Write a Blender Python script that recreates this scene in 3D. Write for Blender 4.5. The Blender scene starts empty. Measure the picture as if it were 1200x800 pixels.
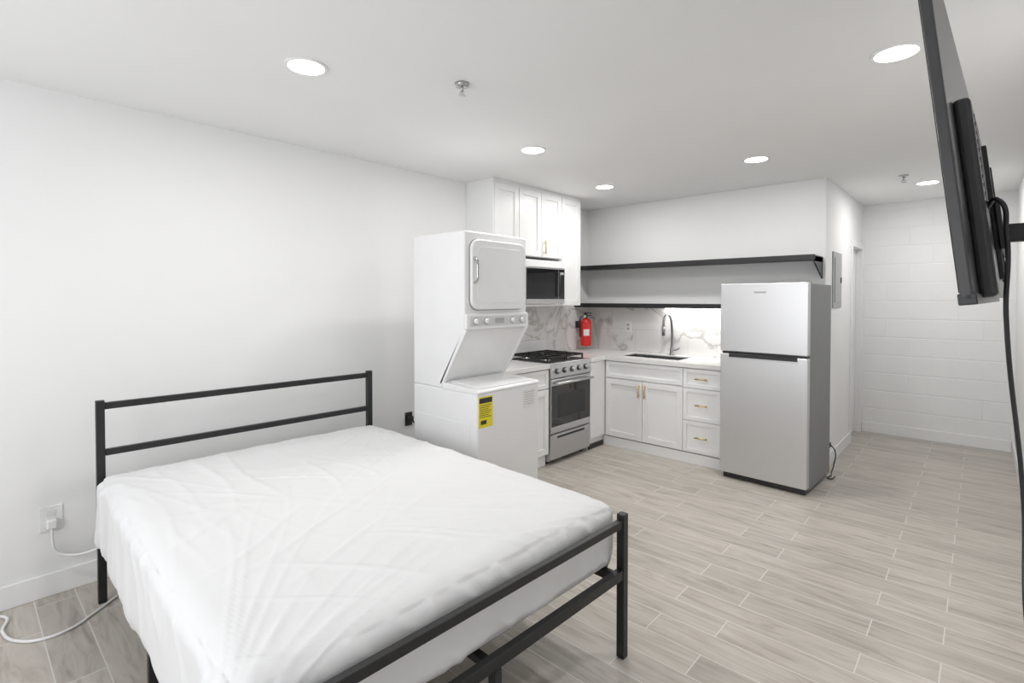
import bpy, bmesh, math, random
from mathutils import Vector, Matrix, noise
random.seed(3)
XC=3.46
H=2.55
sc=bpy.context.scene
col=sc.collection

# ---------------- materials ----------------
def mat(name,c,rough=0.5,metal=0.0,var=0.03,scale=8.0,bump=0.0,bscale=60.0,stretch=(1,1,1),emis=None,es=0.0,coat=0.0):
    m=bpy.data.materials.new(name); m.use_nodes=True
    nt=m.node_tree; b=nt.nodes['Principled BSDF']
    tc=nt.nodes.new('ShaderNodeTexCoord'); mp=nt.nodes.new('ShaderNodeMapping')
    mp.inputs['Scale'].default_value=stretch
    nt.links.new(tc.outputs['Object'],mp.inputs[0])
    n=nt.nodes.new('ShaderNodeTexNoise'); n.inputs['Scale'].default_value=scale; n.inputs['Detail'].default_value=3
    nt.links.new(mp.outputs[0],n.inputs['Vector'])
    r=nt.nodes.new('ShaderNodeValToRGB')
    r.color_ramp.elements[0].position=0.3; r.color_ramp.elements[1].position=0.7
    r.color_ramp.elements[0].color=tuple(max(0,x*(1-var)) for x in c)+(1,)
    r.color_ramp.elements[1].color=tuple(min(1,x*(1+var)) for x in c)+(1,)
    nt.links.new(n.outputs['Fac'],r.inputs[0]); nt.links.new(r.outputs[0],b.inputs['Base Color'])
    b.inputs['Roughness'].default_value=rough; b.inputs['Metallic'].default_value=metal
    if coat: b.inputs['Coat Weight'].default_value=coat
    if bump:
        n2=nt.nodes.new('ShaderNodeTexNoise'); n2.inputs['Scale'].default_value=bscale; n2.inputs['Detail'].default_value=4
        nt.links.new(mp.outputs[0],n2.inputs['Vector'])
        bp=nt.nodes.new('ShaderNodeBump'); bp.inputs['Strength'].default_value=bump; bp.inputs['Distance'].default_value=0.005
        nt.links.new(n2.outputs['Fac'],bp.inputs['Height']); nt.links.new(bp.outputs[0],b.inputs['Normal'])
    if emis:
        b.inputs['Emission Color'].default_value=tuple(emis)+(1,); b.inputs['Emission Strength'].default_value=es
    return m

M={}
M['wall']=mat('wall_paint',(0.85,0.85,0.85),0.75,var=0.008,scale=2,bump=0.06,bscale=120)
M['ceil']=mat('ceiling_paint',(0.89,0.89,0.885),0.85,var=0.008,scale=2,bump=0.05,bscale=90)
M['trim']=mat('trim_paint',(0.86,0.86,0.86),0.4,var=0.01)
M['cab']=mat('cabinet_white',(0.85,0.85,0.85),0.35,var=0.01)
M['appl']=mat('appliance_white_enamel',(0.82,0.82,0.825),0.25,var=0.01)
M['applg']=mat('appliance_grey_plastic',(0.62,0.62,0.63),0.35,var=0.02)
M['black']=mat('black_powder_coat',(0.012,0.012,0.013),0.4,var=0.2,scale=40)
M['blackp']=mat('black_plastic',(0.02,0.02,0.022),0.32,var=0.1,scale=30)
M['tvblack']=mat('tv_back_plastic',(0.04,0.04,0.042),0.3,var=0.1,scale=30)
M['castiron']=mat('cast_iron',(0.012,0.012,0.012),0.55,var=0.2,scale=60,bump=0.2)
M['glass']=mat('oven_glass',(0.008,0.008,0.009),0.06,var=0.1,coat=0.5)
M['steel']=mat('brushed_steel',(0.60,0.60,0.61),0.33,1.0,var=0.04,scale=60,stretch=(30,30,0.4))
M['steelf']=mat('fridge_steel',(0.68,0.68,0.69),0.36,0.9,var=0.02,scale=50,stretch=(1,1,30))
M['chrome']=mat('chrome',(0.5,0.5,0.5),0.15,1.0,var=0.02)
M['nickel']=mat('faucet_gunmetal',(0.22,0.22,0.225),0.28,0.9,var=0.03)
M['fside']=mat('fridge_side_grey',(0.22,0.225,0.23),0.45,var=0.03,bump=0.1,bscale=200)
M['gold']=mat('brushed_brass',(0.62,0.42,0.14),0.3,1.0,var=0.04)
M['quartz']=mat('quartz_white',(0.76,0.75,0.74),0.2,var=0.02,scale=5)
M['red']=mat('extinguisher_red',(0.62,0.02,0.015),0.25,var=0.04)
M['yellow']=mat('energy_label_yellow',(0.78,0.66,0.02),0.5,var=0.02)
M['label']=mat('label_paper',(0.72,0.72,0.70),0.6,var=0.05,scale=90)
M['ink']=mat('label_ink',(0.03,0.03,0.03),0.6)
M['wplast']=mat('white_plastic',(0.82,0.82,0.81),0.35,var=0.01)
M['panelg']=mat('panel_grey',(0.40,0.41,0.41),0.45,var=0.02)
M['lamp']=mat('downlight_lens',(1,1,1),0.5,emis=(1,0.98,0.95),es=9)
M['led']=mat('led_strip',(1,1,1),0.5,emis=(1,0.98,0.94),es=12)
M['steelsink']=mat('sink_steel',(0.35,0.35,0.36),0.3,1.0,var=0.05,scale=30)
M['slat']=mat('slat_black',(0.02,0.02,0.02),0.5)
M['sheet']=mat('sheet_cotton',(0.76,0.76,0.765),0.7,var=0.008,scale=3,bump=0.18,bscale=9)

def floor_mat():
    m=bpy.data.materials.new('wood_look_tile'); m.use_nodes=True
    nt=m.node_tree; b=nt.nodes['Principled BSDF']; L=nt.links.new; N=nt.nodes.new
    tc=N('ShaderNodeTexCoord')
    br=N('ShaderNodeTexBrick'); br.offset=0.34; br.offset_frequency=2; br.squash=1
    br.inputs['Scale'].default_value=1; br.inputs['Brick Width'].default_value=0.75; br.inputs['Row Height'].default_value=0.155
    br.inputs['Mortar Size'].default_value=0.0026; br.inputs['Mortar Smooth'].default_value=0.2
    br.inputs['Color1'].default_value=(0,0,0,1); br.inputs['Color2'].default_value=(1,1,1,1); br.inputs['Mortar'].default_value=(0.5,0.5,0.5,1)
    L(tc.outputs['Object'],br.inputs['Vector'])
    sep=N('ShaderNodeVectorMath'); sep.operation='SCALE'; sep.inputs['Scale'].default_value=37.0
    L(br.outputs['Color'],sep.inputs[0])
    add=N('ShaderNodeVectorMath'); add.operation='ADD'; L(tc.outputs['Object'],add.inputs[0]); L(sep.outputs[0],add.inputs[1])
    mp=N('ShaderNodeMapping'); mp.inputs['Scale'].default_value=(1.0,7,1); L(add.outputs[0],mp.inputs[0])
    n=N('ShaderNodeTexNoise'); n.inputs['Scale'].default_value=1.8; n.inputs['Detail'].default_value=7; n.inputs['Roughness'].default_value=0.62; n.inputs['Distortion'].default_value=2.0
    L(mp.outputs[0],n.inputs['Vector'])
    cr=N('ShaderNodeValToRGB'); e=cr.color_ramp.elements
    e[0].position=0.3; e[0].color=(0.34,0.305,0.265,1); e[1].position=0.68; e[1].color=(0.56,0.52,0.47,1)
    x=cr.color_ramp.elements.new(0.48); x.color=(0.48,0.44,0.392,1)
    L(n.outputs['Fac'],cr.inputs[0])
    hsv=N('ShaderNodeHueSaturation')
    mr=N('ShaderNodeMapRange'); mr.inputs[3].default_value=0.92; mr.inputs[4].default_value=1.07
    L(br.outputs['Color'],mr.inputs[0]); L(mr.outputs[0],hsv.inputs['Value']); L(cr.outputs[0],hsv.inputs['Color'])
    mx=N('ShaderNodeMixRGB'); L(br.outputs['Fac'],mx.inputs[0]); L(hsv.outputs[0],mx.inputs[1]); mx.inputs[2].default_value=(0.68,0.65,0.61,1)
    L(mx.outputs[0],b.inputs['Base Color'])
    b.inputs['Roughness'].default_value=0.36
    bp=N('ShaderNodeBump'); bp.inputs['Strength'].default_value=0.2; bp.inputs['Distance'].default_value=0.0015; bp.invert=True
    L(br.outputs['Fac'],bp.inputs['Height']); L(bp.outputs[0],b.inputs['Normal'])
    return m
M['floor']=floor_mat()

def marble(axis):
    m=bpy.data.materials.new('marble_tile_'+axis); m.use_nodes=True
    nt=m.node_tree; b=nt.nodes['Principled BSDF']; L=nt.links.new; N=nt.nodes.new
    tc=N('ShaderNodeTexCoord')
    n=N('ShaderNodeTexNoise'); n.inputs['Scale'].default_value=1.7; n.inputs['Detail'].default_value=5; n.inputs['Distortion'].default_value=1.3
    L(tc.outputs['Object'],n.inputs['Vector'])
    cr=N('ShaderNodeValToRGB'); e=cr.color_ramp.elements
    e[0].position=0.465; e[0].color=(0.74,0.73,0.72,1); e[1].position=0.535; e[1].color=(0.77,0.76,0.75,1)
    x=e.new(0.5); x.color=(0.50,0.48,0.46,1)
    L(n.outputs['Fac'],cr.inputs[0])
    sp=N('ShaderNodeSeparateXYZ'); L(tc.outputs['Object'],sp.inputs[0]); cb=N('ShaderNodeCombineXYZ')
    L(sp.outputs[0 if axis=='x' else 1],cb.inputs[0]); L(sp.outputs[2],cb.inputs[1])
    br=N('ShaderNodeTexBrick'); br.offset=0.5; br.inputs['Scale'].default_value=1; br.inputs['Brick Width'].default_value=0.6; br.inputs['Row Height'].default_value=0.3
    br.inputs['Mortar Size'].default_value=0.002
    L(cb.outputs[0],br.inputs['Vector'])
    mx=N('ShaderNodeMixRGB'); L(br.outputs['Fac'],mx.inputs[0]); L(cr.outputs[0],mx.inputs[1]); mx.inputs[2].default_value=(0.58,0.58,0.58,1)
    L(mx.outputs[0],b.inputs['Base Color']); b.inputs['Roughness'].default_value=0.2
    return m
M['marx']=marble('x'); M['mary']=marble('y')

def block_mat():
    m=mat('painted_block',(0.85,0.85,0.85),0.6,var=0.01)
    nt=m.node_tree; b=nt.nodes['Principled BSDF']; L=nt.links.new; N=nt.nodes.new
    tc=N('ShaderNodeTexCoord'); sp=N('ShaderNodeSeparateXYZ'); L(tc.outputs['Object'],sp.inputs[0]); cb=N('ShaderNodeCombineXYZ')
    L(sp.outputs[0],cb.inputs[0]); L(sp.outputs[2],cb.inputs[1])
    br=N('ShaderNodeTexBrick'); br.inputs['Scale'].default_value=1; br.inputs['Brick Width'].default_value=0.4; br.inputs['Row Height'].default_value=0.2
    br.inputs['Mortar Size'].default_value=0.009; br.inputs['Mortar Smooth'].default_value=0.7
    L(cb.outputs[0],br.inputs['Vector'])
    bp=N('ShaderNodeBump'); bp.inputs['Strength'].default_value=0.4; bp.inputs['Distance'].default_value=0.006; bp.invert=True
    L(br.outputs['Fac'],bp.inputs['Height']); L(bp.outputs[0],b.inputs['Normal'])
    return m
M['block']=block_mat()

# ---------------- geometry helpers ----------------
def finish(name,me,m,loc=(0,0,0),bevel=0,seg=2,smooth=False):
    o=bpy.data.objects.new(name,me); col.objects.link(o); o.location=loc
    if m: me.materials.append(M[m] if isinstance(m,str) else m)
    if bevel:
        md=o.modifiers.new('bevel','BEVEL'); md.width=bevel; md.segments=seg; md.limit_method='ANGLE'; md.angle_limit=math.radians(35)
    if smooth:
        for p in me.polygons: p.use_smooth=True
    return o

def box(name,x0,x1,y0,y1,z0,z1,m,bevel=0,seg=2):
    c=Vector(((x0+x1)/2,(y0+y1)/2,(z0+z1)/2)); hx,hy,hz=abs(x1-x0)/2,abs(y1-y0)/2,abs(z1-z0)/2
    bm=bmesh.new(); bmesh.ops.create_cube(bm,size=1)
    for v in bm.verts: v.co=Vector((v.co.x*2*hx,v.co.y*2*hy,v.co.z*2*hz))
    me=bpy.data.meshes.new(name); bm.to_mesh(me); bm.free()
    return finish(name,me,m,c,bevel,seg)

def fbox(name,face,base,a0,a1,z0,z1,d0,d1,m,bevel=0):
    if face=='x': return box(name,base+d0,base+d1,a0,a1,z0,z1,m,bevel)
    return box(name,a0,a1,base-d1,base-d0,z0,z1,m,bevel)

def prism(name,pts,axis,c0,c1,m,bevel=0,seg=2):
    bm=bmesh.new()
    def P(p,c):
        if axis=='y': return Vector((p[0],c,p[1]))
        if axis=='x': return Vector((c,p[0],p[1]))
        return Vector((p[0],p[1],c))
    a=[P(p,c0) for p in pts]; b=[P(p,c1) for p in pts]
    cen=sum(a+b,Vector())/(2*len(a))
    va=[bm.verts.new(v-cen) for v in a]; vb=[bm.verts.new(v-cen) for v in b]
    bm.faces.new(va); bm.faces.new(vb[::-1]); n=len(va)
    for i in range(n): bm.faces.new([va[i],vb[i],vb[(i+1)%n],va[(i+1)%n]])
    bmesh.ops.recalc_face_normals(bm,faces=bm.faces)
    me=bpy.data.meshes.new(name); bm.to_mesh(me); bm.free()
    return finish(name,me,m,cen,bevel,seg)

def rrect_pts(a0,a1,z0,z1,r,n=8):
    pts=[]
    for (cx,cz,s) in ((a1-r,z1-r,0),(a0+r,z1-r,90),(a0+r,z0+r,180),(a1-r,z0+r,270)):
        for i in range(n+1):
            t=math.radians(s+90*i/n); pts.append((cx+r*math.cos(t),cz+r*math.sin(t)))
    return pts
def rrect(name,face,base,a0,a1,z0,z1,r,d0,d1,m,bevel=0,seg=3):
    pts=rrect_pts(a0,a1,z0,z1,r)
    if face=='x': return prism(name,pts,'x',base+d0,base+d1,m,bevel,seg)
    return prism(name,pts,'y',base-d0,base-d1,m,bevel,seg)

def cyl(name,p0,p1,r,m,r2=None,seg=28,bevel=0):
    p0=Vector(p0);p1=Vector(p1); d=p1-p0; bm=bmesh.new()
    bmesh.ops.create_cone(bm,cap_ends=True,segments=seg,radius1=r,radius2=r if r2 is None else r2,depth=d.length)
    q=d.to_track_quat('Z','Y').to_matrix().to_4x4()
    bmesh.ops.transform(bm,matrix=q,verts=bm.verts)
    for f in bm.faces: f.smooth = len(f.verts)==4
    me=bpy.data.meshes.new(name); bm.to_mesh(me); bm.free()
    return finish(name,me,m,(p0+p1)/2,bevel)

def lathe(name,cen,prof,m,seg=32):
    bm=bmesh.new(); rings=[]
    for (r,z) in prof:
        rings.append([bm.verts.new((r*math.cos(2*math.pi*i/seg),r*math.sin(2*math.pi*i/seg),z)) for i in range(seg)])
    for a,b in zip(rings,rings[1:]):
        for i in range(seg):
            f=bm.faces.new([a[i],a[(i+1)%seg],b[(i+1)%seg],b[i]]); f.smooth=True
    bm.faces.new(rings[0][::-1]); bm.faces.new(rings[-1])
    bmesh.ops.recalc_face_normals(bm,faces=bm.faces)
    me=bpy.data.meshes.new(name); bm.to_mesh(me); bm.free()
    return finish(name,me,m,cen)

def ringmesh(name,cen,r0,r1,z0,z1,m,seg=40):
    bm=bmesh.new(); R=[]
    for (r,z) in ((r0,z1),(r1,z1),(r1,z0+0.002),(r1-0.004,z0),(r0,z0+0.001)):
        R.append([bm.verts.new((r*math.cos(2*math.pi*i/seg),r*math.sin(2*math.pi*i/seg),z)) for i in range(seg)])
    for k in range(5):
        a,b=R[k],R[(k+1)%5]
        for i in range(seg): bm.faces.new([a[i],a[(i+1)%seg],b[(i+1)%seg],b[i]])
    bmesh.ops.recalc_face_normals(bm,faces=bm.faces)
    me=bpy.data.meshes.new(name); bm.to_mesh(me); bm.free()
    return finish(name,me,m,cen)

def tube(name,pts,r,m):
    cu=bpy.data.curves.new(name,'CURVE'); cu.dimensions='3D'; cu.bevel_depth=r; cu.bevel_resolution=4; cu.resolution_u=10; cu.use_fill_caps=True
    c=sum((Vector(p) for p in pts),Vector())/len(pts)
    sp=cu.splines.new('BEZIER'); sp.bezier_points.add(len(pts)-1)
    for b,p in zip(sp.bezier_points,pts):
        b.co=Vector(p)-c; b.handle_left_type='AUTO'; b.handle_right_type='AUTO'
    cu.materials.append(M[m])
    o=bpy.data.objects.new(name,cu); col.objects.link(o); o.location=c
    dg=bpy.context.evaluated_depsgraph_get(); me=bpy.data.meshes.new_from_object(o.evaluated_get(dg))
    bpy.data.objects.remove(o); me.name=name
    o=bpy.data.objects.new(name,me); col.objects.link(o); o.location=c
    for p in me.polygons: p.use_smooth=True
    if not me.materials: me.materials.append(M[m])
    return o

def group(name,parts,loc=None):
    if loc is None:
        c=sum((p.location for p in parts),Vector())/len(parts); loc=c
    e=bpy.data.objects.new(name,None); e.empty_display_size=0.1; e.location=loc; col.objects.link(e)
    for p in parts:
        p.parent=e; p.matrix_parent_inverse=Matrix.Translation(-Vector(loc))
    return e

def shaker(pre,face,base,a0,a1,z0,z1,parts,rail=0.055,th=0.02):
    g=0.0025; a0+=g;a1-=g;z0+=g;z1-=g
    parts.append(fbox(pre+'_panel',face,base,a0+rail*0.8,a1-rail*0.8,z0+rail*0.8,z1-rail*0.8,0,th*0.45,'cab'))
    parts.append(fbox(pre+'_stile_a',face,base,a0,a0+rail,z0,z1,0,th,'cab',0.0012))
    parts.append(fbox(pre+'_stile_b',face,base,a1-rail,a1,z0,z1,0,th,'cab',0.0012))
    parts.append(fbox(pre+'_rail_top',face,base,a0+rail,a1-rail,z1-rail,z1,0,th,'cab',0.0012))
    parts.append(fbox(pre+'_rail_bottom',face,base,a0+rail,a1-rail,z0,z0+rail,0,th,'cab',0.0012))
def slab(pre,face,base,a0,a1,z0,z1,parts):
    shaker(pre,face,base,a0,a1,z0,z1,parts,rail=0.035)
def pull(pre,face,base,a,z,length,vertical,parts,off=0.02):
    d=off+0.028; r=0.0058
    def P(a_,z_,d_): return (base+d_,a_,z_) if face=='x' else (a_,base-d_,z_)
    h=length/2
    e0,e1=((a,z-h),(a,z+h)) if vertical else ((a-h,z),(a+h,z))
    parts.append(cyl(pre+'_bar',P(*e0,d),P(*e1,d),r,'gold',seg=16))
    for k,t in enumerate((0.15,0.85)):
        aa=e0[0]+(e1[0]-e0[0])*t; zz=e0[1]+(e1[1]-e0[1])*t
        parts.append(cyl(pre+'_post_%d'%k,P(aa,zz,off-0.001),P(aa,zz,d),r*0.8,'gold',seg=12))

# ---------------- room ----------------
YK=5.12; YH=6.96; XP=2.46; XR=3.71; YS=-1.5
box('floor',-0.12,XR+0.12,YS-0.12,YH+0.12,-0.1,0,'floor')
box('ceiling',-0.12,XR+0.12,YS-0.12,YH+0.12,H,H+0.1,'ceil')
box('wall_left',-0.12,0,YS-0.12,YK+0.12,0,H,'wall')
box('wall_kitchen',0,XP,YK,YK+0.12,0,H,'wall')
dy0,dy1,dz=6.33,6.90,2.05
group('wall_hall_side',[box('pier_near',XP-0.12,XP,YK+0.12,dy0,0,H,'wall'),
   box('pier_far',XP-0.12,XP,dy1,YH,0,H,'wall'),box('header',XP-0.12,XP,dy0,dy1,dz,H,'wall')])
d=[box('slab',XP-0.09,XP-0.05,dy0+0.004,dy1-0.004,0.006,dz-0.004,'trim',0.002)]
for k,(z0,z1) in enumerate(((0.2,0.95),(1.1,1.88))): d.append(box('moulding_%d'%k,XP-0.05,XP-0.042,dy0+0.12,dy1-0.12,z0,z1,'trim',0.004))
d.append(lathe('knob',(XP-0.03,dy0+0.07,0.95),[(0.004,-0.02),(0.02,-0.014),(0.024,0),(0.02,0.014),(0.004,0.02)],'chrome'))
group('door_1',d)
group('trim_1',[box('casing_near',XP,XP+0.014,dy0-0.06,dy0,0,dz+0.06,'trim',0.003),
   box('casing_far',XP,XP+0.014,dy1,YH-0.001,0,dz+0.06,'trim',0.003),
   box('casing_head',XP,XP+0.014,dy0,dy1,dz,dz+0.06,'trim',0.003)])
box('wall_hall_end',XP-0.12,XR+0.12,YH,YH+0.12,0,H,'block')
box('wall_right',XR,XR+0.12,YS-0.12,YH,0,H,'wall')
wx0,wx1,wz0,wz1=0.6,3.1,0.8,2.2  # opening for an added window behind the camera, lets fill light in
group('wall_rear',[box('below',0,XR,YS-0.12,YS,0,wz0,'wall'),box('above',0,XR,YS-0.12,YS,wz1,H,'wall'),
   box('side_a',0,wx0,YS-0.12,YS,wz0,wz1,'wall'),box('side_b',wx1,XR,YS-0.12,YS,wz0,wz1,'wall')])
fr=[box('frame_bottom',wx0,wx1,YS-0.09,YS-0.03,wz0,wz0+0.05,'trim'),box('frame_top',wx0,wx1,YS-0.09,YS-0.03,wz1-0.05,wz1,'trim'),
    box('frame_a',wx0,wx0+0.05,YS-0.09,YS-0.03,wz0,wz1,'trim'),box('frame_b',wx1-0.05,wx1,YS-0.09,YS-0.03,wz0,wz1,'trim'),
    box('mullion',1.82,1.88,YS-0.09,YS-0.03,wz0,wz1,'trim')]
group('added_window_1',fr)  # added unseen window, gives the fill light a place to enter
bh=0.115
box('baseboard_left',0,0.014,YS,2.93,0,bh,'trim',0.004)
box('baseboard_hall_side',XP,XP+0.014,YK,dy0-0.062,0,bh,'trim',0.004)
box('baseboard_hall_end',XP+0.016,XR-0.016,YH-0.014,YH,0,bh,'trim',0.004)
box('baseboard_right',XR-0.014,XR,YS,YH,0,bh,'trim',0.004)

# ---------------- downlights ----------------
LP=[(-2.26,1.09),(-.28,2.73),(-2.34,2.77),(-2.61,4.13),(-1.26,4.09),(-.37,5.95)]
for i,(lx,ly) in enumerate(LP):
    x,y=lx+XC,ly
    ring=ringmesh('trim_ring',(x,y,H),0.078,0.092,-0.008,-0.0005,'trim')
    lens=cyl('lens',(x,y,H-0.006),(x,y,H-0.001),0.0785,'lamp',seg=40)
    group('recessed_downlight',[ring,lens],(x,y,H))
    ld=bpy.data.lights.new('downlight_bulb','AREA'); ld.shape='DISK'; ld.size=0.15; ld.energy=8.5; ld.color=(1,0.99,0.97)
    lo=bpy.data.objects.new('downlight_bulb',ld); lo.location=(x,y,H-0.012); col.objects.link(lo)
ld=bpy.data.lights.new('added_window_fill','AREA'); ld.shape='RECTANGLE'; ld.size=2.4; ld.size_y=1.35; ld.energy=36; ld.color=(0.985,0.99,1)  # added soft fill area light, set outside the invented rear window
lo=bpy.data.objects.new('added_window_fill',ld); lo.location=(1.85,YS-0.13,1.5); lo.rotation_euler=(math.radians(90),0,0); col.objects.link(lo)
w=bpy.data.worlds.new('sky'); sc.world=w; w.use_nodes=True
w.node_tree.nodes['Background'].inputs[0].default_value=(0.85,0.92,1,1); w.node_tree.nodes['Background'].inputs[1].default_value=1.0

# ---------------- sprinklers ----------------
for (lx,ly) in ((-1.88,1.69),(-.5,5.48)):
    x,y=lx+XC,ly
    p=[lathe('escutcheon',(x,y,H-0.012),[(0.012,-0.008),(0.030,-0.004),(0.036,0.011),(0.030,0.012)],'chrome'),
       cyl('stem',(x,y,H-0.04),(x,y,H-0.01),0.008,'chrome'),
       tube('yoke',[(x-0.006,y,H-0.036),(x-0.014,y,H-0.048),(x-0.004,y,H-0.06)],0.0025,'chrome'),
       tube('yoke',[(x+0.006,y,H-0.036),(x+0.014,y,H-0.048),(x+0.004,y,H-0.06)],0.0025,'chrome'),
       cyl('bulb',(x,y,H-0.058),(x,y,H-0.04),0.0025,'panelg'),
       cyl('deflector',(x,y,H-0.063),(x,y,H-0.06),0.018,'chrome')]
    group('fire_sprinkler',p,(x,y,H))

# ---------------- bed frame ----------------
hx=0.27; fx=2.315; by0,by1=0.48,1.95; t=0.0175
P=[]
for y in (by0,by1):
    P.append(box('head_post',hx-t,hx+t,y-t,y+t,0,1.0,'black',0.003))
    P.append(box('foot_post',fx-t,fx+t,y-t,y+t,0,0.605,'black',0.003))
P.append(box('head_bar_top',hx-0.013,hx+0.013,by0+t,by1-t,0.955,0.988,'black',0.003))
P.append(box('head_bar_mid',hx-0.013,hx+0.013,by0+t,by1-t,0.725,0.757,'black',0.003))
P.append(box('foot_bar_top',fx-0.013,fx+0.013,by0+t,by1-t,0.550,0.582,'black',0.003))
P.append(box('foot_bar_low',fx-0.015,fx+0.015,by0+t,by1-t,0.335,0.375,'black',0.003))
P.append(box('head_bar_low',hx-0.015,hx+0.015,by0+t,by1-t,0.33,0.37,'black',0.003))
for y in (by0+0.02,by1-0.02):
    P.append(box('side_rail',hx+t,fx-t,y-0.013,y+0.013,0.315,0.355,'black',0.003))
    P.append(box('side_leg',1.28,1.31,y-0.015,y+0.015,0,0.315,'black',0.003))
ym=(by0+by1)/2
P.append(box('centre_rail',hx+0.015,fx-0.015,ym-0.015,ym+0.015,0.315,0.345,'black',0.003))
P.append(box('centre_leg_foot',fx-0.016,fx+0.016,ym-0.016,ym+0.016,0,0.335,'black',0.003))
P.append(box('centre_leg',1.28,1.31,ym-0.015,ym+0.015,0,0.315,'black',0.003))
for k in range(12):
    x=hx+0.12+k*(fx-hx-0.24)/11
    P.append(box('slat_%d'%k,x-0.03,x+0.03,by0+0.035,by1-0.035,0.345,0.362,'slat'))
bed=group('bed_frame',P,(hx,by0,0))

# ---------------- mattress with loose cover ----------------
def mattress():
    x0,x1,y0,y1,z0,z1=hx+0.03,fx-0.028,by0-0.025,by1+0.02,0.366,0.655
    c=Vector(((x0+x1)/2,(y0+y1)/2,(z0+z1)/2)); h=Vector(((x1-x0)/2,(y1-y0)/2,(z1-z0)/2))
    bm=bmesh.new()
    nx,ny,nz=220,170,30
    vmap={}
    def V(i,j,k):
        key=(i,j,k)
        if key not in vmap: vmap[key]=bm.verts.new((-1+2*i/nx,-1+2*j/ny,-1+2*k/nz))
        return vmap[key]
    for i in range(nx):
        for j in range(ny):
            for k in (0,nz):
                bm.faces.new([V(i,j,k),V(i+1,j,k),V(i+1,j+1,k),V(i,j+1,k)])
    for i in range(nx):
        for k in range(nz):
            for j in (0,ny): bm.faces.new([V(i,j,k),V(i+1,j,k),V(i+1,j,k+1),V(i,j,k+1)])
    for j in range(ny):
        for k in range(nz):
            for i in (0,nx): bm.faces.new([V(i,j,k),V(i,j+1,k),V(i,j+1,k+1),V(i,j,k+1)])
    bmesh.ops.recalc_face_normals(bm,faces=bm.faces)
    R=0.075
    def ridge(v,wd):
        return (1-min(1,abs(noise.noise(Vector(v)))*wd))**2
    for v in bm.verts:
        u=v.co.copy()
        p=Vector((u.x*h.x,u.y*h.y,u.z*h.z))
        rz=0.058
        q=Vector((max(-h.x+R,min(h.x-R,p.x)),max(-h.y+R,min(h.y-R,p.y)),max(-h.z+rz,min(h.z-rz,p.z))))
        dd=p-q; dd.z*=R/rz
        n=dd.normalized() if dd.length>1e-6 else Vector((0,0,0))
        if dd.length>1e-6:
            p=q+Vector((n.x*R,n.y*R,n.z*rz))
        X=p.x; Y=p.y
        ex=1-abs(X)/h.x; ey=1-abs(Y)/h.y
        top=max(0,min(1,(u.z-0.2)/0.8))
        if u.z>0:
            p.z-=0.015*top*(math.exp(-ex*9)+math.exp(-ey*8))
        w=0
        for (sx,sy,f,a) in ((-1,-1,7,0.007),(1,-1,8,0.008),(-1,1,7,0.006),(1,1,8,0.006)):
            rx,ry=X-sx*h.x*1.05,Y-sy*h.y*1.05; rr=math.hypot(rx,ry)+1e-4; an=math.atan2(ry,rx)
            w+=a*math.exp(-rr*1.3)*ridge((an*f,rr*1.0,sx*3+sy),4.5)*min(1,rr*4)
        wx=X+0.10*noise.noise(Vector((X*1.7,Y*1.7,20))); wy=Y+0.10*noise.noise(Vector((X*1.7,Y*1.7,30)))
        m1=max(0,0.3+noise.noise(Vector((X*1.6,Y*1.6,1)))*1.5)
        m2=max(0,0.25+noise.noise(Vector((X*1.8,Y*1.8,5)))*1.5)
        m3=max(0,0.25+noise.noise(Vector((X*1.9,Y*1.9,9)))*1.5)
        w+=0.0075*ridge((wx*0.8,wy*4.6,3.1),6)*m1
        w+=0.0070*ridge((wx*4.2+wy*2.2,(wy-wx)*0.7,8.7),6)*m2
        w+=0.0065*ridge(((wx-wy)*5.0,(wx+wy)*0.7,14.7),6)*m3
        w+=0.0025*noise.noise(Vector((X*2.2,Y*2.2,0)))+0.002*noise.noise(Vector((X*7,Y*7,4)))
        if abs(u.x)>0.999 or abs(u.y)>0.999:
            tt=X if abs(u.y)>0.999 else Y
            w+=0.007*noise.noise(Vector((tt*5,p.z*4,4)))+0.009*ridge((tt*5+p.z*3,p.z*2,2),4)
            w-=0.006
        low=max(0,-u.z)
        near=max(0,(-u.y-0.9)/0.1)
        if abs(u.x)<0.985:
            p.z-=low*near*(0.085+0.03*noise.noise(Vector((X*3,0,9))))
            p.y-=low*near*0.012
            if u.y>0.98: p.z-=low*0.04
        if u.z<=-0.999: w=0
        v.co=p+(Vector((0,0,1)) if u.z>0.999 else n)*w
    me=bpy.data.meshes.new('mattress'); bm.to_mesh(me); bm.free()
    return finish('mattress',me,'sheet',c,smooth=True)
matt=mattress()
rz_=math.radians(-2.0)
bed.rotation_euler=(0,0,rz_)
piv=Vector((hx,by0,0)); rel=matt.location-piv
matt.location=piv+Matrix.Rotation(rz_,3,'Z')@rel; matt.rotation_euler=(0,0,rz_)

# ---------------- stacked washer dryer ----------------
wy0,wy1=2.16,2.75
P=[]
P.append(box('washer_cabinet',0.55,1.19,wy0,wy1,0.03,0.915,'appl',0.012,3))
for (a,b) in ((0.6,wy0+0.06),(1.13,wy0+0.06),(0.6,wy1-0.06),(1.13,wy1-0.06)):
    P.append(cyl('foot',(a,b,0),(a,b,0.035),0.02,'blackp'))
P.append(prism('washer_deck',[(0.86,0.912),(1.195,0.912),(1.195,0.925),(1.185,0.935),(0.86,0.955)],'y',wy0-0.003,wy1+0.003,'appl',0.004))
P.append(prism('washer_lid',[(0.885,0.953),(1.17,0.936),(1.17,0.943),(0.885,0.962)],'y',wy0+0.05,wy1-0.05,'appl',0.004))
prof=[(0.55,0.914),(0.845,0.914),(1.075,1.30),(1.075,1.93),(0.55,1.93)]
P.append(prism('dryer_cabinet',prof,'y',wy0,wy1,'appl',0.012,3))
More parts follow.
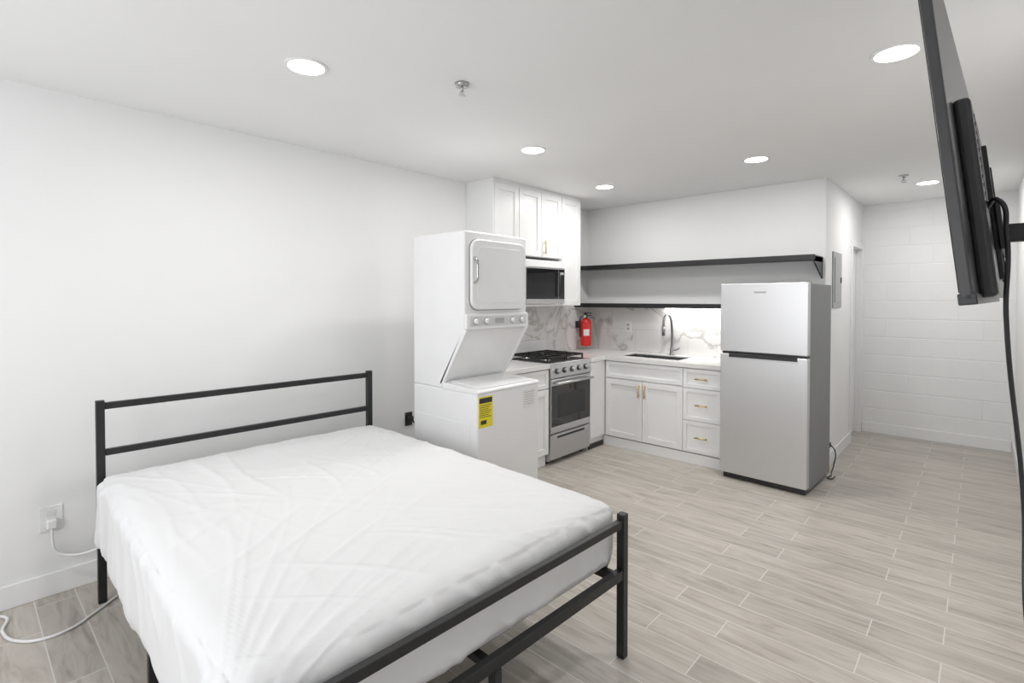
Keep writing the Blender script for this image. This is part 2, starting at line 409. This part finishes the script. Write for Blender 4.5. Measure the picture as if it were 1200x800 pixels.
def slopept(s,o):
    a=Vector((0.845,0.95)); b=Vector((1.075,1.31)); dd=(b-a); n=Vector((dd.y,-dd.x)).normalized()
    q=a+dd*s+n*o; return (q.x,q.y)
for nm,ya,yb in (('cheek_a',wy0,wy0+0.022),('cheek_b',wy1-0.022,wy1)):
    P.append(prism(nm,[slopept(-0.02,-0.01),slopept(-0.02,0.022),slopept(1.0,0.022),slopept(1.0,-0.01)],'y',ya,yb,'appl',0.004))
P.append(prism('recess_panel',[slopept(0.06,-0.01),slopept(0.06,0.004),slopept(0.94,0.004),slopept(0.94,-0.01)],'y',wy0+0.05,wy1-0.05,'applg',0.003))
P.append(rrect('control_panel','x',1.075,wy0,wy1,1.305,1.405,0.012,0,0.022,'appl',0.006))
P.append(rrect('control_overlay','x',1.097,wy0+0.03,wy1-0.03,1.325,1.388,0.01,0,0.002,'applg'))
for k,yy in enumerate((wy0+0.075,wy0+0.17,wy0+0.42,wy0+0.515)):
    P.append(cyl('dial_%d'%k,(1.099,yy,1.357),(1.1005,yy,1.357),0.024,'panelg'))
    P.append(cyl('knob_%d'%k,(1.10,yy,1.357),(1.12,yy,1.357),0.018,'appl',r2=0.015,bevel=0.002))
    P.append(box('knob_grip_%d'%k,1.118,1.125,yy-0.003,yy+0.003,1.344,1.370,'applg'))
P.append(box('display',1.099,1.101,wy0+0.25,wy0+0.335,1.34,1.375,'panelg'))
P.append(rrect('dryer_door_gasket','x',1.075,wy0+0.035,wy1-0.025,1.425,1.885,0.07,0,0.006,'panelg',0.002))
P.append(rrect('dryer_door','x',1.075,wy0+0.04,wy1-0.03,1.43,1.88,0.066,0.004,0.028,'appl',0.01))
P.append(rrect('dryer_door_inner','x',1.103,wy0+0.085,wy1-0.07,1.475,1.835,0.05,-0.002,0.002,'appl',0.0015))
P.append(tube('dryer_handle',[(1.10,wy0+0.062,1.60),(1.123,wy0+0.062,1.615),(1.131,wy0+0.062,1.68),(1.123,wy0+0.062,1.745),(1.10,wy0+0.062,1.76)],0.009,'chrome'))
P.append(box('side_emboss',0.60,1.13,wy0-0.003,wy0+0.001,0.12,0.72,'appl',0.002))
P.append(box('energy_label',1.19,1.1915,wy0+0.012,wy0+0.135,0.70,0.892,'yellow'))
P.append(box('label_header',1.1915,1.192,wy0+0.018,wy0+0.129,0.852,0.884,'ink'))
for k in range(7):
    zz=0.838-k*0.012; hh=0.004
    P.append(box('label_line_%d'%k,1.1915,1.192,wy0+0.02,wy0+0.12-0.012*(k%3),zz-hh/2,zz+hh/2,'ink'))
P.append(box('label_bar',1.1915,1.192,wy0+0.03,wy0+0.08,0.72,0.745,'ink'))
P.append(box('info_sticker',1.19,1.1912,wy1-0.16,wy1-0.04,0.76,0.88,'label'))
for k in range(6): P.append(box('sticker_line_%d'%k,1.1912,1.1916,wy1-0.15,wy1-0.05-0.01*(k%2),0.865-k*0.016,0.869-k*0.016,'panelg'))
group('stacked_washer_dryer',P,(0.87,2.45,0))
P=[fbox('plate','x',0,2.48,2.55,0.46,0.57,0,0.006,'blackp',0.002),fbox('plug','x',0,2.49,2.54,0.49,0.54,0.006,0.04,'blackp',0.005),
   tube('cord',[(0.04,2.515,0.515),(0.10,2.50,0.50),(0.16,2.5,0.38),(0.25,2.55,0.30),(0.4,2.55,0.33),(0.548,2.55,0.36)],0.006,'blackp')]
group('dryer_power_outlet',P)

# ---------------- base cabinet ----------------
FX=0.60
P=[]
P.append(box('carcass',0.002,FX,2.97,3.585,0.10,0.875,'cab'))
P.append(box('toe_kick',0.002,FX-0.02,2.97,3.585,0,0.10,'cab'))
slab('drawer','x',FX,2.97,3.585,0.70,0.87,P)
shaker('door_a','x',FX,2.97,3.2775,0.11,0.695,P)
shaker('door_b','x',FX,3.2775,3.585,0.11,0.695,P)
pull('drawer_pull','x',FX,3.28,0.785,0.13,False,P)
pull('door_pull_a','x',FX,3.245,0.60,0.13,True,P); pull('door_pull_b','x',FX,3.31,0.60,0.13,True,P)
P.append(box('countertop',0.012,FX+0.035,2.95,3.588,0.876,0.916,'quartz',0.003))
group('base_cabinet',P,(0.3,3.28,0))

# ---------------- gas range ----------------
ry0,ry1=3.595,4.225; RX=0.60
P=[]
P.append(box('body',0.03,RX,ry0,ry1,0.03,0.895,'steel',0.003))
for yy in (ry0+0.05,ry1-0.05):
    for xx in (0.08,RX-0.05): P.append(cyl('foot',(xx,yy,0),(xx,yy,0.035),0.018,'blackp'))
P.append(box('cooktop',0.03,RX+0.03,ry0-0.002,ry1+0.002,0.893,0.918,'steel',0.005))
P.append(box('cooktop_well',0.10,RX-0.02,ry0+0.03,ry1-0.03,0.917,0.921,'castiron',0.002))
P.append(box('backguard',0.03,0.075,ry0,ry1,0.915,1.07,'appl',0.005))
P.append(prism('control_panel',[(RX,0.78),(RX+0.045,0.79),(RX+0.03,0.90),(RX,0.90)],'y',ry0,ry1,'steel',0.003))
for k in range(5):
    yy=ry0+0.09+k*(ry1-ry0-0.18)/4
    P.append(cyl('knob_base_%d'%k,(RX+0.036,yy,0.845),(RX+0.045,yy,0.846),0.026,'blackp'))
    P.append(cyl('knob_%d'%k,(RX+0.044,yy,0.846),(RX+0.072,yy,0.849),0.020,'steel',r2=0.017,bevel=0.002))
P.append(box('oven_door',RX,RX+0.035,ry0+0.004,ry1-0.004,0.285,0.772,'steel',0.005))
P.append(box('oven_glass',RX+0.034,RX+0.038,ry0+0.012,ry1-0.012,0.345,0.715,'glass',0.002))
P.append(box('oven_window',RX+0.038,RX+0.039,ry0+0.10,ry1-0.10,0.42,0.63,'blackp'))
P.append(cyl('oven_handle',(RX+0.085,ry0+0.03,0.74),(RX+0.085,ry1-0.03,0.74),0.012,'steel'))
for yy in (ry0+0.06,ry1-0.06): P.append(cyl('handle_post',(RX+0.034,yy,0.74),(RX+0.085,yy,0.74),0.009,'steel'))
P.append(box('drawer',RX,RX+0.032,ry0+0.004,ry1-0.004,0.05,0.272,'steel',0.005))
P.append(box('drawer_pull_slot',RX+0.031,RX+0.034,ry0+0.10,ry1-0.10,0.232,0.252,'blackp',0.002))
for i,(bx,byy) in enumerate(((0.2,ry0+0.16),(0.45,ry0+0.16),(0.2,ry1-0.16),(0.45,ry1-0.16))):
    P.append(cyl('burner_ring_%d'%i,(bx,byy,0.92),(bx,byy,0.932),0.045,'steel'))
    P.append(cyl('burner_cap_%d'%i,(bx,byy,0.932),(bx,byy,0.942),0.036,'castiron',bevel=0.002))
gz=0.962
for s,(ga,gb) in enumerate(((ry0+0.035,ry0+0.31),(ry0+0.32,ry1-0.035))):
    gx0,gx1=0.11,RX-0.03
    for yy in (ga,gb-0.01,(ga+gb)/2-0.005): P.append(box('grate_bar_long_%d'%s,gx0,gx1,yy,yy+0.012,gz-0.01,gz+0.006,'castiron',0.002))
    for xx in (gx0,gx1-0.011,(gx0+gx1)/2,gx0+0.11,gx1-0.12): P.append(box('grate_bar_cross_%d'%s,xx,xx+0.012,ga,gb,gz-0.01,gz+0.006,'castiron',0.002))
    for xx in (gx0,gx1-0.012):
        for yy in (ga,gb-0.012): P.append(box('grate_foot_%d'%s,xx,xx+0.012,yy,yy+0.012,0.92,gz-0.006,'castiron'))
group('gas_range',P,(0.32,3.91,0))

# ---------------- L base cabinets with sink ----------------
YF=4.53
cx1=XC-1.655; xs=XC-2.01
P=[]
P.append(box('corner_carcass',0.002,FX,4.24,YF+0.02,0.10,0.875,'cab'))
P.append(box('corner_toe',0.002,FX-0.01,4.24,YF+0.02,0,0.10,'cab'))
P.append(box('corner_front',FX,FX+0.02,4.245,YF-0.022,0.11,0.872,'cab',0.002))
P.append(box('toe_gap',FX-0.009,FX+0.002,4.245,YF-0.02,0.0,0.05,'blackp'))
P.append(box('sink_carcass_low',0.002,cx1,YF,YK-0.003,0.10,0.69,'cab'))
P.append(box('sink_carcass_front',0.002,cx1,YF,YF+0.06,0.69,0.875,'cab'))
P.append(box('sink_carcass_side_a',0.002,0.6,YF,YK-0.003,0.69,0.875,'cab'))
P.append(box('sink_carcass_side_b',1.5,cx1,YF,YK-0.003,0.69,0.875,'cab'))
P.append(box('toe_board',FX+0.0,cx1,YF-0.012,YF+0.05,0,0.095,'cab',0.002))
slab('false_front','y',YF,FX+0.03,xs,0.70,0.868,P)
mid=(FX+0.03+xs)/2
shaker('sink_door_a','y',YF,FX+0.03,mid,0.105,0.695,P)
shaker('sink_door_b','y',YF,mid,xs,0.105,0.695,P)
pull('sink_pull_a','y',YF,mid-0.032,0.60,0.13,True,P); pull('sink_pull_b','y',YF,mid+0.032,0.60,0.13,True,P)
zs=[0.105,0.395,0.69,0.868]
for k in range(3):
    slab('drawer_%d'%k,'y',YF,xs,cx1,zs[k],zs[k+1],P)
    pull('drawer_pull_%d'%k,'y',YF,(xs+cx1)/2,(zs[k]+zs[k+1])/2,0.11,False,P)
sx0,sx1,sy0,sy1=XC-2.76,XC-2.12,4.65,4.98
CT0,CT1=0.876,0.916; ye=YF-0.035
P.append(box('countertop_corner',0.012,FX+0.035,4.232,ye,CT0,CT1,'quartz',0.002))
P.append(box('countertop_left',0.012,sx0,ye,YK-0.012,CT0,CT1,'quartz',0.002))
P.append(box('countertop_right',sx1,cx1+0.005,ye,YK-0.012,CT0,CT1,'quartz',0.002))
P.append(box('countertop_front',sx0,sx1,ye,sy0,CT0,CT1,'quartz'))
P.append(box('countertop_back',sx0,sx1,sy1,YK-0.012,CT0,CT1,'quartz'))
P.append(box('basin_bottom',sx0,sx1,sy0,sy1,0.70,0.71,'steelsink'))
P.append(box('basin_a',sx0,sx0+0.004,sy0,sy1,0.70,0.905,'steelsink'));P.append(box('basin_b',sx1-0.004,sx1,sy0,sy1,0.70,0.905,'steelsink'))
P.append(box('basin_c',sx0,sx1,sy0,sy0+0.004,0.70,0.905,'steelsink'));P.append(box('basin_d',sx0,sx1,sy1-0.004,sy1,0.70,0.905,'steelsink'))
P.append(cyl('drain',((sx0+sx1)/2,(sy0+sy1)/2,0.71),((sx0+sx1)/2,(sy0+sy1)/2,0.714),0.045,'chrome'))
group('kitchen_sink_cabinet',P,(1.2,4.8,0))
fxx,fyy=XC-2.37,5.045
z0=CT1
P=[lathe('base',(fxx,fyy,z0),[(0.027,0.0),(0.027,0.006),(0.02,0.012),(0.017,0.07),(0.013,0.075)],'nickel'),
   tube('spout',[(fxx,fyy,z0+0.05),(fxx,fyy,z0+0.30),(fxx,fyy-0.03,z0+0.385),(fxx,fyy-0.10,z0+0.42),(fxx,fyy-0.17,z0+0.385),(fxx,fyy-0.19,z0+0.30)],0.012,'nickel'),
   cyl('spray_head',(fxx,fyy-0.19,z0+0.21),(fxx,fyy-0.19,z0+0.31),0.016,'nickel'),
   tube('lever',[(fxx+0.012,fyy,z0+0.05),(fxx+0.05,fyy,z0+0.055),(fxx+0.085,fyy,z0+0.075)],0.006,'nickel')]
group('kitchen_faucet',P,(fxx,fyy,z0))

# ---------------- backsplash ----------------
group('backsplash_tile',[box('tile_rear',0.011,XC-1.0,YK-0.01,YK,0.917,1.405,'marx'),
                         box('tile_side',0,0.01,2.95,YK,0.917,1.428,'mary')])
ox=XC-2.915
P=[fbox('plate','y',YK-0.01,ox-0.036,ox+0.036,1.13,1.245,0,0.006,'wplast',0.002)]
for zz in (1.165,1.21): P.append(fbox('socket','y',YK-0.016,ox-0.017,ox+0.017,zz-0.014,zz+0.014,0,0.002,'panelg'))
group('power_outlet',P)

# ---------------- upper cabinets ----------------
UX=0.35; ut=2.515; ub=1.43
P=[]
P.append(box('carcass_near',0.002,UX-0.02,3.17,3.49,ub,ut,'cab'))
P.append(box('end_panel_near',0.002,UX-0.001,3.155,3.17,ub,ut,'cab',0.001))
P.append(box('carcass_mid',0.002,UX-0.02,3.49,4.13,1.90,ut,'cab'))
P.append(box('carcass_far',0.002,UX-0.02,4.13,4.46,ub,ut,'cab'))
P.append(box('crown',0.002,UX-0.005,3.155,4.46,ut-0.001,ut+0.034,'cab',0.001))
shaker('door_near','x',UX-0.02,3.172,3.49,ub,ut,P)
shaker('door_mid_a','x',UX-0.02,3.492,3.81,1.90,ut,P)
shaker('door_mid_b','x',UX-0.02,3.81,4.128,1.90,ut,P)
shaker('door_far','x',UX-0.02,4.132,4.46,ub,ut,P)
pull('pull_a','x',UX-0.02,3.525,1.99,0.13,True,P); pull('pull_b','x',UX-0.02,3.845,1.99,0.13,True,P)
pull('pull_c','x',UX-0.02,3.46,1.52,0.13,True,P)
P.append(box('shelf_floor',0.002,UX+0.03,3.492,4.128,1.43,1.45,'cab',0.001))
group('upper_cabinet',P,(0.18,3.8,2.0))
P=[]
m0,m1,mz0,mz1=3.515,4.11,1.452,1.865; mx=0.40
P.append(box('body',0.02,mx-0.02,m0,m1,mz0,mz1,'appl',0.004))
P.append(box('top_fascia',mx-0.02,mx,m0,m1,1.80,mz1,'appl',0.003))
P.append(box('door',mx-0.02,mx+0.004,m0,m1-0.10,mz0,1.80,'steel',0.004))
P.append(box('door_glass',mx+0.004,mx+0.007,m0+0.012,m1-0.104,mz0+0.045,1.785,'glass',0.002))
P.append(box('control_panel',mx-0.02,mx+0.004,m1-0.10,m1,mz0,1.80,'steel',0.003))
P.append(box('control_glass',mx+0.004,mx+0.006,m1-0.096,m1-0.008,mz0+0.045,1.785,'glass',0.001))
P.append(box('display',mx+0.006,mx+0.007,m1-0.085,m1-0.02,1.735,1.76,'panelg'))
P.append(cyl('handle',(mx+0.03,m1-0.115,1.52),(mx+0.03,m1-0.115,1.76),0.006,'blackp'))
for zz in (1.54,1.74): P.append(cyl('handle_post',(mx+0.003,m1-0.115,zz),(mx+0.03,m1-0.115,zz),0.005,'blackp'))
group('microwave_oven',P)

# ---------------- fire extinguisher ----------------
ex,ey,ez=0.145,4.86,0.965
P=[lathe('cylinder',(ex,ey,ez),[(0.05,0),(0.06,0.006),(0.062,0.02),(0.062,0.25),(0.055,0.285),(0.035,0.305),(0.02,0.315)],'red'),
   cyl('valve',(ex,ey,ez+0.31),(ex,ey,ez+0.355),0.018,'blackp'),
   box('lever_top',ex-0.015,ex+0.075,ey-0.01,ey+0.01,ez+0.368,ez+0.38,'blackp',0.003),
   box('lever_low',ex-0.015,ex+0.065,ey-0.01,ey+0.01,ez+0.342,ez+0.352,'blackp',0.003),
   box('neck',ex-0.02,ex+0.01,ey-0.01,ey+0.01,ez+0.345,ez+0.375,'blackp',0.002),
   tube('hose',[(ex,ey-0.015,ez+0.345),(ex-0.03,ey-0.045,ez+0.33),(ex-0.045,ey-0.055,ez+0.22),(ex-0.04,ey-0.055,ez+0.10)],0.007,'blackp'),
   cyl('gauge',(ex,ey-0.018,ez+0.335),(ex,ey-0.03,ez+0.335),0.014,'label'),
   prism('label',[(ex+0.063*math.cos(math.radians(a)),ey+0.063*math.sin(math.radians(a))) for a in range(-80,-10,7)],'z',ez+0.12,ez+0.19,'label'),
   box('wall_bracket',0.0105,ex-0.06,ey-0.015,ey+0.015,ez+0.2,ez+0.28,'blackp',0.003),
   ]
group('fire_extinguisher',P,(ex,ey,ez))

# ---------------- shelves ----------------
def shelf(z,xe,brackets,led):
    y0=4.83; P=[]
    x0=0.014
    P.append(box('board',x0,xe,y0+0.004,YK-0.012,z-0.012,z+0.012,'black'))
    P.append(box('front_edge',x0,xe,y0-0.012,y0+0.004,z-0.02,z+0.026,'black',0.002))
    if brackets:
        P.append(box('end_plate',xe-0.006,xe,y0,YK-0.002,z-0.03,z+0.02,'black'))
        P.append(prism('bracket',[(YK-0.002,z-0.17),(YK-0.002,z-0.012),(y0,z-0.012),(y0,z-0.04)],'x',xe-0.012,xe,'black'))
    if led:
        P.append(box('led_strip',1.0,xe-0.01,YK-0.055,YK-0.035,z-0.026,z-0.012,'led'))
    group('floating_shelf',P)
shelf(1.845,XC-1.02,True,False)
shelf(1.425,1.83,False,True)
ld=bpy.data.lights.new('shelf_led','AREA'); ld.shape='RECTANGLE'; ld.size=0.78; ld.size_y=0.02; ld.energy=3.0; ld.color=(1,0.99,0.96)
lo=bpy.data.objects.new('shelf_led',ld); lo.location=(1.42,5.0,1.397); lo.rotation_euler=(math.radians(15),0,0); col.objects.link(lo)

# ---------------- refrigerator ----------------
f0,f1=XC-1.615,XC-0.955; fy=4.36
P=[]
P.append(box('cabinet',f0+0.004,f1-0.004,fy+0.065,5.03,0.03,1.615,'fside',0.004))
P.append(box('top_cap',f0+0.01,f1-0.01,fy+0.02,fy+0.12,1.612,1.63,'fside',0.003))
P.append(rrect('freezer_door','y',fy+0.06,f0,f1,1.065,1.625,0.012,0,0.062,'steelf',0.006))
P.append(rrect('fridge_door','y',fy+0.06,f0,f1,0.05,1.045,0.012,0,0.062,'steelf',0.006))
P.append(box('door_gap',f0+0.01,f1-0.01,fy+0.02,fy+0.07,1.03,1.08,'blackp'))
P.append(box('handle_recess',f0+0.07,f1-0.07,fy-0.0035,fy+0.02,1.012,1.046,'blackp',0.003))
P.append(box('handle_lip',f0+0.07,f1-0.07,fy-0.006,fy-0.003,1.006,1.018,'steel',0.001))
P.append(box('nameplate',f0+0.27,f0+0.36,fy-0.004,fy-0.0015,1.545,1.558,'panelg'))
P.append(box('kick_grille',f0+0.02,f1-0.02,fy+0.03,fy+0.07,0.005,0.05,'blackp'))
for xx in (f0+0.06,f1-0.06):
    for yy in (fy+0.09,4.98): P.append(cyl('foot',(xx,yy,0),(xx,yy,0.035),0.018,'blackp'))
fr_=group('refrigerator',P,(f0,fy,0))
fr_.rotation_euler=(0,0,math.radians(-2.2))
P=[box('plug',XP+0.0055,XP+0.035,5.2,5.24,0.19,0.23,'blackp',0.004),
   box('plate',XP,XP+0.005,5.185,5.255,0.125,0.24,'wplast',0.002),
   tube('cord',[(XP+0.035,5.22,0.21),(XP+0.07,5.2,0.17),(XP+0.07,5.15,0.05),(XP+0.065,5.1,0.006),(XP+0.08,5.0,0.006),(XP+0.085,4.9,0.006),(XP+0.11,5.0,0.006)],0.005,'blackp')]
group('appliance_power_cord',P)

P=[box('cover',XP,XP+0.012,5.38,5.75,1.42,1.93,'panelg',0.003),box('door',XP+0.012,XP+0.018,5.43,5.70,1.47,1.88,'panelg',0.002),
   box('latch',XP+0.018,XP+0.024,5.66,5.69,1.65,1.70,'blackp')]
group('electrical_panel',P)

# ---------------- TV on arm ----------------
tvn=Vector((XC-0.010,1.05)); yaw=math.atan2(0.045,1.10)
W,TH=1.08,0.64
P=[]
P.append(box('panel',-0.014,0.002,0,W,0,TH,'tvblack',0.003))
P.append(box('screen',-0.0155,-0.0138,0.008,W-0.008,0.014,TH-0.008,'glass'))
P.append(box('bezel_bottom',-0.017,0.006,0,W,-0.006,0.012,'blackp',0.002))
P.append(box('electronics_box',0.001,0.026,0.16,W-0.16,0.004,0.36,'tvblack',0.008,3))
for k in range(11): P.append(box('vent_%d'%k,0.0255,0.0272,0.20,0.34,0.17+k*0.016,0.177+k*0.016,'blackp'))
P.append(box('rating_label',0.0255,0.0265,0.21,0.25,0.03,0.08,'label'))
P.append(box('mount_rail_a',0.025,0.034,0.40,0.43,0.04,0.32,'blackp',0.002))
P.append(box('mount_rail_b',0.025,0.034,0.65,0.68,0.04,0.32,'blackp',0.002))
P.append(box('mount_plate',0.033,0.042,0.38,0.70,0.10,0.20,'blackp',0.002))
T=Matrix.Translation(Vector((tvn.x,tvn.y,1.497)))@Matrix.Rotation(-yaw,4,'Z')@Matrix.Rotation(math.radians(-6.6),4,'Y')
for p in P: p.matrix_world=T@Matrix.Translation(p.location)
Q=[]
mc=T@Vector((0.042,0.54,0.145))
Q.append(box('wall_plate',XR-0.012,XR,mc.y-0.05,mc.y+0.05,mc.z-0.13,mc.z+0.13,'blackp',0.002))
Q.append(box('arm_rear',mc.x+0.06,XR-0.01,mc.y-0.012,mc.y+0.012,mc.z-0.02,mc.z+0.02,'blackp',0.003))
Q.append(cyl('arm_pivot',(mc.x+0.06,mc.y,mc.z-0.035),(mc.x+0.06,mc.y,mc.z+0.035),0.016,'blackp'))
Q.append(box('arm_front',mc.x-0.004,mc.x+0.06,mc.y-0.012,mc.y+0.012,mc.z-0.02,mc.z+0.02,'blackp',0.003))
a=T@Vector((0.026,0.24,0.17))
Q.append(tube('power_cable',[a,a+Vector((0.012,-0.02,0.01)),a+Vector((0.026,0.0,-0.05)),a+Vector((0.028,0.03,-0.2)),(XC+0.066,1.42,1.1),(XC+0.074,1.38,0.85),(XC+0.12,1.30,0.6),(XR-0.03,1.3,0.42)],0.004,'blackp'))
Q.append(box('outlet_plate',XR-0.006,XR,1.265,1.335,0.34,0.46,'wplast',0.002))
Q.append(box('cable_plug',XR-0.035,XR-0.006,1.285,1.315,0.40,0.44,'blackp',0.003))
bpy.context.view_layer.update()
e=bpy.data.objects.new('wall_mounted_television',None); e.location=(XR-0.2,mc.y,mc.z); col.objects.link(e)
for p in P+Q:
    p.parent=e; p.matrix_parent_inverse=Matrix.Translation(-e.location)

# ---------------- outlet by the bed with cables ----------------
oy,oz=0.32,0.39
P=[fbox('plate','x',0,oy-0.045,oy+0.045,oz-0.062,oz+0.062,0,0.006,'wplast',0.002),
   fbox('socket','x',0.006,oy-0.018,oy+0.018,oz+0.010,oz+0.04,0,0.002,'label'),
   fbox('plug','x',0.006,oy-0.02,oy+0.02,oz-0.045,oz+0.0,0,0.035,'wplast',0.006),
   tube('cord',[(0.03,oy,oz-0.04),(0.035,oy,oz-0.09),(0.03,oy+0.02,oz-0.17),(0.05,oy+0.08,oz-0.2),(0.09,oy+0.2,oz-0.19),(0.12,oy+0.34,oz-0.2)],0.006,'wplast')]
group('power_outlet',P)
def fl(px,py): return (px,py,0.0065)
tube('extension_cord',[fl(0.20,0.70),fl(0.263,0.556),fl(0.36,0.44),fl(0.43,0.35),fl(0.44,0.25),fl(0.378,0.172),fl(0.25,0.13),fl(0.09,0.14),fl(0.04,0.03),fl(0.05,-0.2)],0.0065,'wplast')

# ---------------- camera ----------------
cam=bpy.data.cameras.new('camera'); co=bpy.data.objects.new('camera',cam); col.objects.link(co)
cam.lens=18; cam.sensor_width=36; cam.sensor_fit='HORIZONTAL'; cam.clip_start=0.02
pitch=math.radians(1.0); theta=math.atan(550/600)
co.location=(XC,0,1.5); co.rotation_euler=(math.radians(90)-pitch,0,theta)
cam.shift_y=-(50-600*math.tan(pitch))/1200
sc.camera=co
sc.view_settings.view_transform='Standard'; sc.view_settings.look='None'; sc.view_settings.exposure=0.12
